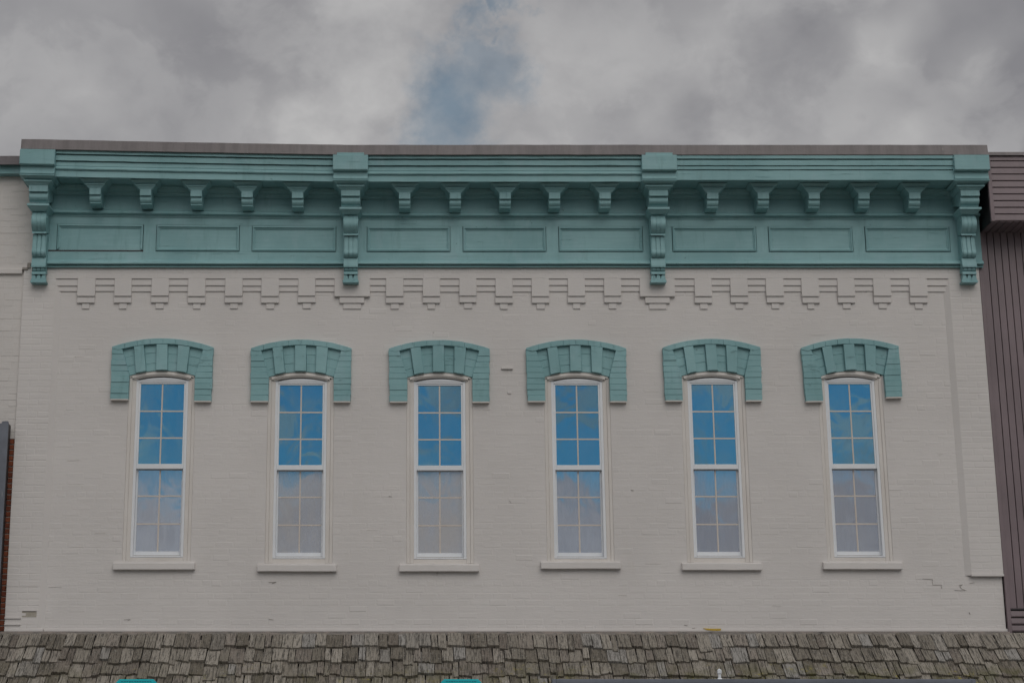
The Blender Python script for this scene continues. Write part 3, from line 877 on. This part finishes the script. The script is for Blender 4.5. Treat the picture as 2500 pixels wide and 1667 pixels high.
# jambs painted like the wall: a step from the brick edge to the frame
m_ = MB()
for s in (-1, 1):
    a, b = sorted((s * (OPEN_H + .002), s * (FH + .045))); m_.box(a, b, .005, .25, ZP(1371), ZP(917))
    a, b = sorted((s * (FH + .047), s * (FH - .004))); m_.box(a, b, .012, .25, ZP(1371), ZP(922))
m_.box(-OPEN_H, OPEN_H, .019, .25, ZP(1371) - .01, Z_F0 - .002)
PARTS['jamb'] = m_.mesh('jamb', 'cream_wood')
def arc_trim(u0, u1, o0, o1, d0, d1):
    m_ = MB(); n = 16
    for i in range(n):
        a = u0 + (u1 - u0) * i / n; b = u0 + (u1 - u0) * (i + 1) / n
        m_.slab([H(a, inner(a) + o1, -.03), H(b, inner(b) + o1, -.03), H(b, inner(b) + o0, -.03), H(a, inner(a) + o0, -.03)], d0, d1)
    return m_
PARTS['arch1'] = arc_trim(376, 1156, 2, 42, -.25, .008).mesh('arch_moulding', 'cream_wood')
PARTS['arch2'] = arc_trim(420, 1120, 38, 66, -.25, .017).mesh('arch_moulding', 'cream_wood')
PARTS['arch3'] = arc_trim(440, 1100, 62, 82, -.25, .002).mesh('arch_moulding', 'cream_wood')
m_ = MB(); n = 12
for i in range(n):
    a = 455 + (1095 - 455) * i / n; b = 455 + (1095 - 455) * (i + 1) / n
    m_.slab([(H(a, 0)[0], Z_F1 - .004), (H(b, 0)[0], Z_F1 - .004), H(b, inner(b) + 76), H(a, inner(a) + 76)], -.25, -.012)
PARTS['head'] = m_.mesh('head_board', 'vinyl')
BAR = .0085
def vbar(z0, z1, d): return MB().box(-BAR, BAR, -d - .004, -d + .006, z0, z1)
PW = GH
rows_u = [Z_UT, zW(1004.5), zW(1069.8), Z_UB]
rows_l = [Z_MR, zW(1209.7), zW(1277.8), Z_LB]
def pane_mesh(w_, h_):
    return MB().add([(-w_ / 2, 0, -h_ / 2), (w_ / 2, 0, -h_ / 2), (w_ / 2, 0, h_ / 2), (-w_ / 2, 0, h_ / 2), (-w_ / 2, .004, -h_ / 2), (w_ / 2, .004, -h_ / 2), (w_ / 2, .004, h_ / 2), (-w_ / 2, .004, h_ / 2)],
                    [(0, 1, 2, 3), (7, 6, 5, 4), (1, 0, 4, 5), (2, 1, 5, 6), (3, 2, 6, 7), (0, 3, 7, 4)])
PANES = {}
for nm, rows in [('glass_upper', rows_u)] + [('glass_lower_%d' % i, rows_l) for i in range(6)]:
    for r_ in range(3): PANES[nm, r_] = pane_mesh(PW, rows[r_] - rows[r_ + 1]).mesh('pane', nm)
BARS = {('u', 'v'): vbar(rows_u[3], rows_u[0], D_UP).mesh('muntin', 'muntin'), ('l', 'v'): vbar(rows_l[3], rows_l[0], D_LO).mesh('muntin', 'muntin')}
for tag_, rows, d in (('u', rows_u, D_UP), ('l', rows_l, D_LO)):
    for r_ in (1, 2): BARS[tag_, r_] = MB().box(-GH - .004, GH + .004, -d - .003, -d + .0065, rows[r_] - BAR, rows[r_] + BAR).mesh('muntin', 'muntin')
def curtain_mesh(seed):
    rr = random.Random(seed); m_ = MB(); n = 44
    z0, z1 = Z_F0 + .02, Z_F1
    vs, fs = [], []
    for i in range(n + 1):
        t = i / n; x = -.31 + .62 * t
        ph = 9 * t + .8 * math.sin(5 * t + seed)
        yy = .21 + .022 * math.sin(ph * 2 * math.pi) + rr.uniform(-.003, .003)
        open_ = abs(t - .5) * 2
        vs += [(x, yy, z1), (x * (.8 + .2 * open_), yy, (z0 + z1) / 2), (x * 1.0, yy, z0)]
    for i in range(n):
        if .40 < (i + .5) / n < .60 and seed % 2: continue
        a = i * 3
        fs += [(a, a + 1, a + 4, a + 3), (a + 1, a + 2, a + 5, a + 4)]
    return m_.add(vs, fs)
ROOM = MB().add([(-.45, .16, ZP(1380)), (.45, .16, ZP(1380)), (.45, 1.2, ZP(1380)), (-.45, 1.2, ZP(1380)), (-.45, .16, ZP(895)), (.45, .16, ZP(895)), (.45, 1.2, ZP(895)), (-.45, 1.2, ZP(895))],
                [(0, 1, 2, 3), (4, 7, 6, 5), (1, 5, 6, 2), (2, 6, 7, 3), (3, 7, 4, 0)]).mesh('room_shell', 'dark_room')
ORD = ['leftmost', 'second', 'third', 'fourth', 'fifth', 'rightmost']
for k, W in enumerate(WIN):
    rr = random.Random(70 + k)
    o = (W['x'], 0, W['dz'])
    win = link('window', PARTS['window'], B, o, .004)
    win.scale = (W['sx'], 1, 1)
    win['label'] = 'tall white double hung window with twelve panes'
    link('sash', PARTS['upper'], win, bevel=.003); link('sash', PARTS['lower'], win, bevel=.003)
    link('dark_strip', PARTS['dark_strip'], win)
    link('jamb', PARTS['jamb'], win, bevel=.006)
    for a in ('arch1', 'arch2', 'arch3'): link('arch_moulding', PARTS[a], win)
    link('head_board', PARTS['head'], win)
    link('room_shell', ROOM, win)
    curtain_mesh(k + 1).build('curtain', 'curtain', win, smooth=True)
    for tag_, rows, d, nm in (('u', rows_u, D_UP, 'glass_upper'), ('l', rows_l, D_LO, 'glass_lower_%d' % k)):
        link('muntin', BARS[tag_, 'v'], win)
        sx, sz = rr.uniform(-.004, .004), rr.uniform(-.006, .006)
        for r_ in range(3):
            if r_: link('muntin', BARS[tag_, r_], win)
            for s in (-1, 1):
                p = link('pane', PANES[nm, r_], win, (s * PW / 2, -d, (rows[r_] + rows[r_ + 1]) / 2))
                p.rotation_euler = (sx + rr.uniform(-.0012, .0012), 0, sz + rr.uniform(-.0015, .0015))
    # stone sill
    SILL = [(258, 446, 1307), (590, 773, 1311), (917, 1101, 1311), (1243, 1427, 1305), (1568, 1752, 1308), (1893, 2075, 1306)][k]
    xa, xb = XP(SILL[0] * K, SILL[2] * K, .08), XP(SILL[1] * K, SILL[2] * K, .08)
    zb2 = ZP(SILL[2] * K, .085)
    m_ = MB().along_x([(.0, zb2), (.062, zb2), (.060, zb2 + .078), (-.05, zb2 + .105), (-.05, zb2)], xa, xb, 6, .0015)
    m_.build('sill', 'painted_brick', B, bevel=.005)

# ------------------------------------------------------------------ body of the building behind the front
mb = MB()
ZR = ZP(352, .3) - .35
mb.box(XL + .02, XR - .02, 1.3, 18, .0, ZR)
mb.box(XL + .02, XR - .02, .30, 1.3, zhi, ZR + .2)
mb.box(XL + .02, XR - .02, .30, 1.3, .0, zlo)
mb.box(XL + .02, XR - .02, .02, .30, .0, zlo - .002)
mb.box(XL + .02, XL + .12, .30, 1.3, zlo, zhi); mb.box(XR - .12, XR - .02, .30, 1.3, zlo, zhi)
mb.box(XL + .02, XR - .02, .0, .30, zhi + .002, ZP(366, .1))
mb.build('body', 'neighbour_paint', B)

# ------------------------------------------------------------------ left neighbour
LB = root('brick_building', 'neighbour of cracked grey cream brick at the left edge, red brick below', 'building', (XL - 2, 0, 0))
xl0 = XP(-230, 700, .02)
xr_l = XL + .10
zsplit = ZP(1070, .02)
wl = MB().box(xl0, xr_l, -.006, .3, zsplit, ZP(410, .02)).build('wall', 'neighbour_paint', LB)
rl_ = random.Random(3)
zled = ZP(656, .02)
for ci, (za, zb) in enumerate(courses(zsplit, ZP(424, .02), .079)):
    x = xr_l - (0 if ci % 2 else .11)
    xx = [x]
    while x > xl0: x -= .212 * rl_.uniform(.95, 1.05); xx.append(x)
    if ci % 2 == 0: xx = [xr_l] + xx
    for a, b in zip(xx[1:], xx):
        if b - a < .03: continue
        lim = XP(76, 560, .02) if (za + zb) / 2 > zled else XL - .004
        m_ = MB(); m_.add(*brick_verts(max(a, xl0) + .003, min(b, lim) - .003, za + .0025, zb - .0025, -.002, .0095 + rl_.uniform(-.002, .0025), rl_.uniform(-.001, .001), .004))
        if min(b, lim) - max(a, xl0) > .02: m_.build('brick', 'neighbour_paint', wl)
MB().box(xl0, XP(54, 664, .04), -.045, .0, ZP(668, .04), ZP(656, .04)).build('ledge', 'neighbour_paint', LB, bevel=.005)
MB().box(XP(57, 657), XP(70, 657), -.058, -.0, ZP(661), ZP(656)).build('crack', 'crack_strip_dark', LB)
MB().box(XP(69, 650), XP(77, 650), -.058, -.0, ZP(657), ZP(645)).build('crack', 'crack_strip_dark', LB)
MB().box(xl0, XP(66, 413, .12), -.12, .0, ZP(424, .12), ZP(401, .12)).build('trim_board', 'teal_wood', LB, bevel=.004)
xk = XP(47, 392, .18)
MB().along_x([(-.3, ZP(378, 0)), (.17, ZP(381, .17)), (.19, ZP(402, .19)), (.17, ZP(402.5, .17)), (.0, ZP(400, 0))], xl0, XP(62, 392, .18), 8, .001).build('coping', 'dark_coping', LB)
wr = MB().box(xl0, XL + .05, .004, .3, .0, zsplit - .001).build('red_wall', 'mortar', LB)
for ci, (za, zb) in enumerate(courses(ZP(1541), zsplit, .0685)):
    x = XL - .002 + (.0 if ci % 2 else .10)
    for j in range(6):
        a, b = x - .205, min(x, XL - .003)
        if b - a > .03:
            m_ = MB(); m_.add(*brick_verts(a + .005, b - .002, za + .006, zb - .006, -.006, .014 + rl_.uniform(-.002, .002), 0, .003)); m_.build('brick', 'red_brick', wr)
        x -= .215
MB().box(xl0, xr_l - .14, .3, 15, .0, ZP(400, 0)).build('body', 'neighbour_paint', LB)

# upright edge of a sign box on the left neighbour
SB = root('sign_box', 'tall grey metal box standing out from the red brick at the left edge', 'sign', (XP(5, 1200, .2), -.13, 0))
xs1 = XP(20.5, 1040, .21)
MB().slab([(xs1 - .6, ZP(1640, .21)), (xs1, ZP(1640, .21)), (xs1, ZP(1029.5, .21)), (xs1 - .012, ZP(1027, .21)), (xs1 - .075, ZP(1028, .21)), (xs1 - .085, ZP(1033, .21)), (xs1 - .6, ZP(1033, .21))], .19, .21).build('face', 'sign_grey', SB, bevel=.003)
MB().box(xs1 - .6, xs1 - .006, -.19, -.06, ZP(1640, .21), ZP(1033, .2)).build('case', 'gap_and_shade', SB)  # near-black colour carries the shade of the return side
for py in (1110, 1500): MB().box(xs1 - .4, xs1 - .3, -.06, .0, ZP(py), ZP(py) + .08).build('bracket', 'sign_grey', SB)

# ------------------------------------------------------------------ right neighbour: brown metal siding
RB = root('sided_building', 'brown metal sided building with boxed eave at the right edge', 'building', (XR + 3, 0, 0))
xs0 = XR + .004; xs_end = XR + 2.6
ZE0, ZE1 = ZP(540, .46), ZP(378, .46)
shell = MB().box(xs0 + .03, xs_end + 4, .02, 14, .0, ZP(380, .1)).build('wall', 'gap_and_shade', RB)
xb0 = XP(2415, 450, .46)
MB().box(xb0 + .01, xs_end, -.44, .02, ZE0 + .012, ZE1).build('eave_box', 'gap_and_shade', RB)
nb = 10
for j in range(nb):
    a = ZE0 + (ZE1 - ZE0) * j / nb; b = ZE0 + (ZE1 - ZE0) * (j + 1) / nb
    MB().along_x([(.44, a + .005), (.455, a + .006), (.465, a + .012), (.458, b - .002), (.44, b - .002)], xb0, xs_end, 1).build('fascia_plank', 'brown_siding', RB)
MB().box(xb0 - .012, xb0 + .035, -.472, -.43, ZE0 - .002, ZE1).build('corner_trim', 'brown_siding', RB, bevel=.003)
MB().box(xb0 - .006, xb0 + .006, -.44, .02, ZE0, ZE1).build('end_panel', 'gap_and_shade', RB)
x = xb0
while x < xs_end:
    MB().box(x + .004, x + .082, -.45, .0, ZE0 - .004, ZE0 + .010).build('soffit_plank', 'brown_siding', RB, bevel=.003)
    x += .088
MB().along_x([(-.3, ZP(370, 0)), (.47, ZP(371.5, .47)), (.49, ZP(379, .49)), (.46, ZP(380, .46)), (-.3, ZP(378, 0))], XP(2411, 378, .49), xs_end, 6, .001).build('coping', 'coping_metal', RB)
zv0, zv1 = ZP(1486, .0), ZE0
x = xs0 + .046; j = 0
MB().box(xs0, xs0 + .046, -.035, .02, ZP(1560), zv1).build('corner_trim', 'brown_siding', RB, bevel=.003)
while x < xs_end:
    MB().add([(x + .002, .02, zv0), (x + .0835, .02, zv0), (x + .080, -.014, zv0), (x + .0055, -.014, zv0), (x + .002, .02, zv1), (x + .0835, .02, zv1), (x + .080, -.014, zv1), (x + .0055, -.014, zv1)],
             [(0, 1, 2, 3), (7, 6, 5, 4), (3, 2, 6, 7), (2, 1, 5, 6), (0, 3, 7, 4)]).build('wall_plank', 'brown_siding', RB)
    x += .0855; j += 1
zt = zv0 - .02
MB().box(xs0 + .046, xs_end, -.03, .02, zv0 - .012, zv0 + .006).build('joint_strip', 'gap_and_shade', RB)
while zt > ZP(1640):
    MB().along_x([(.0, zt - .076), (.026, zt - .074), (.032, zt - .06), (.024, zt - .004), (.0, zt - .004)], xs0 + .048, xs_end, 1).build('base_plank', 'brown_siding', RB)
    zt -= .084

# ------------------------------------------------------------------ shingled awning roof
AW = root('shingle_awning', 'weathered wooden shingle awning roof along the foot of the cream wall', 'awning', (0, -.6, ZP(1545)))
SL = rad(45)
O0 = Vector((0, -.055, ZP(1545, .055)))
dn = Vector((0, -math.cos(SL), -math.sin(SL))); nm = Vector((0, -math.sin(SL), math.cos(SL)))
EXPO = .236
xa0, xa1 = XP(-120, 1600, .3), XP(2490, 1550, .06)
mb = MB()
a, b = O0 - nm * .012, O0 + dn * 1.9 - nm * .012
mb.add([(xa0, a.y, a.z), (xa1, a.y, a.z), (xa1, b.y, b.z), (xa0, b.y, b.z), (xa0, .0, b.z), (xa1, .0, b.z), (xa0, .0, a.z), (xa1, .0, a.z)],
       [(0, 3, 2, 1), (3, 4, 5, 2), (0, 1, 7, 6), (6, 7, 5, 4), (0, 6, 4, 3), (1, 2, 5, 7)])
deck = mb.build('roof_deck', 'gap_and_shade', AW)
MB().along_x([(.0, ZP(1541, .06)), (.073, ZP(1540.8, .07)), (.076, ZP(1543, .07)), (.09, ZP(1550, .09)), (.05, ZP(1552, .06)), (.0, ZP(1552))], xa0, xa1 - .12, 60, .0012).build('flashing', 'old_flashing', AW)
SLen, TH = .40, .031
def shingle_mesh(seed):
    """unit-wide split shake: x -.5..+.5, y along the slope (0 = butt, -L = head), z out of the roof"""
    rr = random.Random(seed)
    n = 5
    cup = rr.uniform(-.004, .006); sl = rr.uniform(-.016, .016); th = TH * rr.uniform(.75, 1.3)
    notch = rr.random() < .25
    vs, fs = [], []
    for i in range(n):
        t = i / (n - 1); x = t - .5
        by = sl * x * 1.2 + rr.uniform(-.004, .004) + (-rr.uniform(.01, .02) if notch and i in (1, 3) and rr.random() < .6 else 0)
        c = cup * (4 * x * x)
        vs += [(x, by, th + .016 + c + rr.uniform(-.001, .001)), (x, -.13, .5 * th + .013 + c * .6), (x, -SLen, .006), (x, by + .002, .010 + c), (x, -SLen, .0)]
    for i in range(n - 1):
        a, b = i * 5, (i + 1) * 5
        fs += [(a, b, b + 1, a + 1), (a + 1, b + 1, b + 2, a + 2), (a, a + 3, b + 3, b), (a + 3, a + 4, b + 4, b + 3)]
    e = (n - 1) * 5
    fs += [(0, 1, 2, 4, 3), (e + 3, e + 4, e + 2, e + 1, e)]
    m_ = MB(); m_.add(vs, fs)
    return m_
SV = [shingle_mesh(s) for s in range(24)]
SM = [m_.mesh('shingle', 'shingle') for m_ in SV]
rot = Matrix((Vector((1, 0, 0)), dn, nm)).transposed()
rs = random.Random(21)
count = 0
rest = MB()
for row in range(7):
    x = xa0 + rs.uniform(-.1, 0)
    while x < xa1:
        wd = rs.choice([.075, .09, .10, .115, .12, .13, .145, .16, .19]) * rs.uniform(.92, 1.08)
        s = EXPO * (row + 1) + .066 + rs.uniform(-.034, .034)
        if rs.random() < .14: s += rs.uniform(.015, .05)
        k = rs.randrange(24)
        sk = rs.uniform(-.020, .020)
        lift = rs.uniform(0, .011)
        xc = x + wd / 2
        limit = xa1 + .0
        M = Matrix.Translation(O0 + dn * s + nm * lift + Vector((xc, 0, 0))) @ rot.to_4x4() @ Matrix.Rotation(sk, 4, 'Z') @ Matrix.Diagonal((wd - rs.uniform(.006, .014), min(1.0, (s - .006) / SLen), 1.0, 1.0))
        if xc < limit:
            inview = -.45 + XP(0, 1600, .3) < xc
            if row < 3 and inview or (row == 3 and count < 300 and inview and xc < 20):
                if count < 300:
                    o = bpy.data.objects.new('shingle', SM[k]); COL.objects.link(o); o.parent = AW
                    o.matrix_parent_inverse = Matrix.Translation(-Vector(AW.location)); o.matrix_basis = M
                    count += 1
                else: rest.add([M @ Vector(v) for v in SV[k].v], SV[k].f)
            else: rest.add([M @ Vector(v) for v in SV[k].v], SV[k].f)
        x += wd
rest.build('lower_shingles', 'shingle', AW)['kind'] = 'stuff'
print('SHINGLES', count)

# ------------------------------------------------------------------ things in front of the awning
def teal_board(px, label):
    d = 1.6
    c = P(px, 1657, d)
    r = root('stitched_board', label, 'sign', (c.x, -d, .13), 'teal boards below the shingles')
    hw = XP(px + 53.5, 1657, d) - c.x
    zt_ = c.z; zb2 = zt_ - .75
    ch = .055
    m_ = MB().slab([(c.x - hw, zb2), (c.x + hw, zb2), (c.x + hw, zt_ - ch), (c.x + hw - ch * .95, zt_), (c.x - hw + ch * .95, zt_), (c.x - hw, zt_ - ch)], d - .02, d + .02)
    m_.build('board', 'teal_board', r, bevel=.004)
    n = 12
    for i in range(n):
        x = c.x - hw + .07 + (2 * hw - .14) * (i + .5) / n
        MB().box(x - .010, x + .010, -d - .0225, -d - .019, zt_ - .028, zt_ - .022).build('stitch', 'teal_stitch', r)
    for s in (-1, 1):
        MB().box(c.x + s * hw * .7 - .03, c.x + s * hw * .7 + .03, -d + .021, -d + .081, .13, zt_ - .06).build('post', 'sign_grey', r, bevel=.004)
teal_board(333.5, 'bright teal stitched board at the bottom edge, below the leftmost window')
teal_board(1125.5, 'bright teal stitched board at the bottom edge, nearest the middle')

d = .98
SG = root('sign_cabinet', 'long grey framed sign cabinet across the shingles at the bottom right', 'sign', (XP(1860, 1660, d), -d, ZP(1657, d) - 1))
x0, x1 = XP(1348, 1660, d), XP(2382, 1660, d); zt_ = ZP(1656.5, d)
zb2 = zt_ - .95
m_ = MB(); frame_ring(m_, x0, x1, zb2, zt_, .045, d - .16, d); m_.build('frame', 'sign_grey', SG, bevel=.005)
MB().box(x0 + .045, x1 - .045, -d + .03, -d + .10, zb2 + .045, zt_ - .045).build('panel', 'sign_face', SG)
for t in (.15, .5, .85):
    xx = x0 + (x1 - x0) * t
    MB().box(xx - .03, xx + .03, -d + .161, -.0, zb2 + .05, zb2 + .11).build('bracket', 'sign_grey', SG)

# small white cast cap on the cabinet
FN = root('post_cap', 'small white square cap on a short neck above the sign cabinet', 'finial', (XP(1757.5, 1656, d), -d + .08, zt_))
xc = XP(1758.5, 1643, d); yc = -d + .06
def sq(z0, z1, a, b): return MB().add([(xc + sx * h_, yc + sy * h_, zz_) for zz_, h_ in ((z0, a), (z1, b)) for sx, sy in ((-1, -1), (1, -1), (1, 1), (-1, 1))], [(3, 2, 1, 0), (4, 5, 6, 7), (0, 1, 5, 4), (1, 2, 6, 5), (2, 3, 7, 6), (3, 0, 4, 7)])
zz_ = lambda py: ZP(py, d)
sq(zt_ - .002, zz_(1653), .026, .019).build('base', 'white_cast', FN)
sq(zz_(1653), zz_(1645), .016, .016).build('neck', 'white_cast', FN, bevel=.003)
sq(zz_(1645), zz_(1642), .016, .022).build('collar', 'white_cast', FN)
sq(zz_(1641.8), zz_(1634.8), .023, .023).build('block', 'white_cast', FN, bevel=.002)
sq(zz_(1634.6), zz_(1630.5), .023, .006).build('cap', 'white_cast', FN)

for o in ROOTS: del o['is_root']
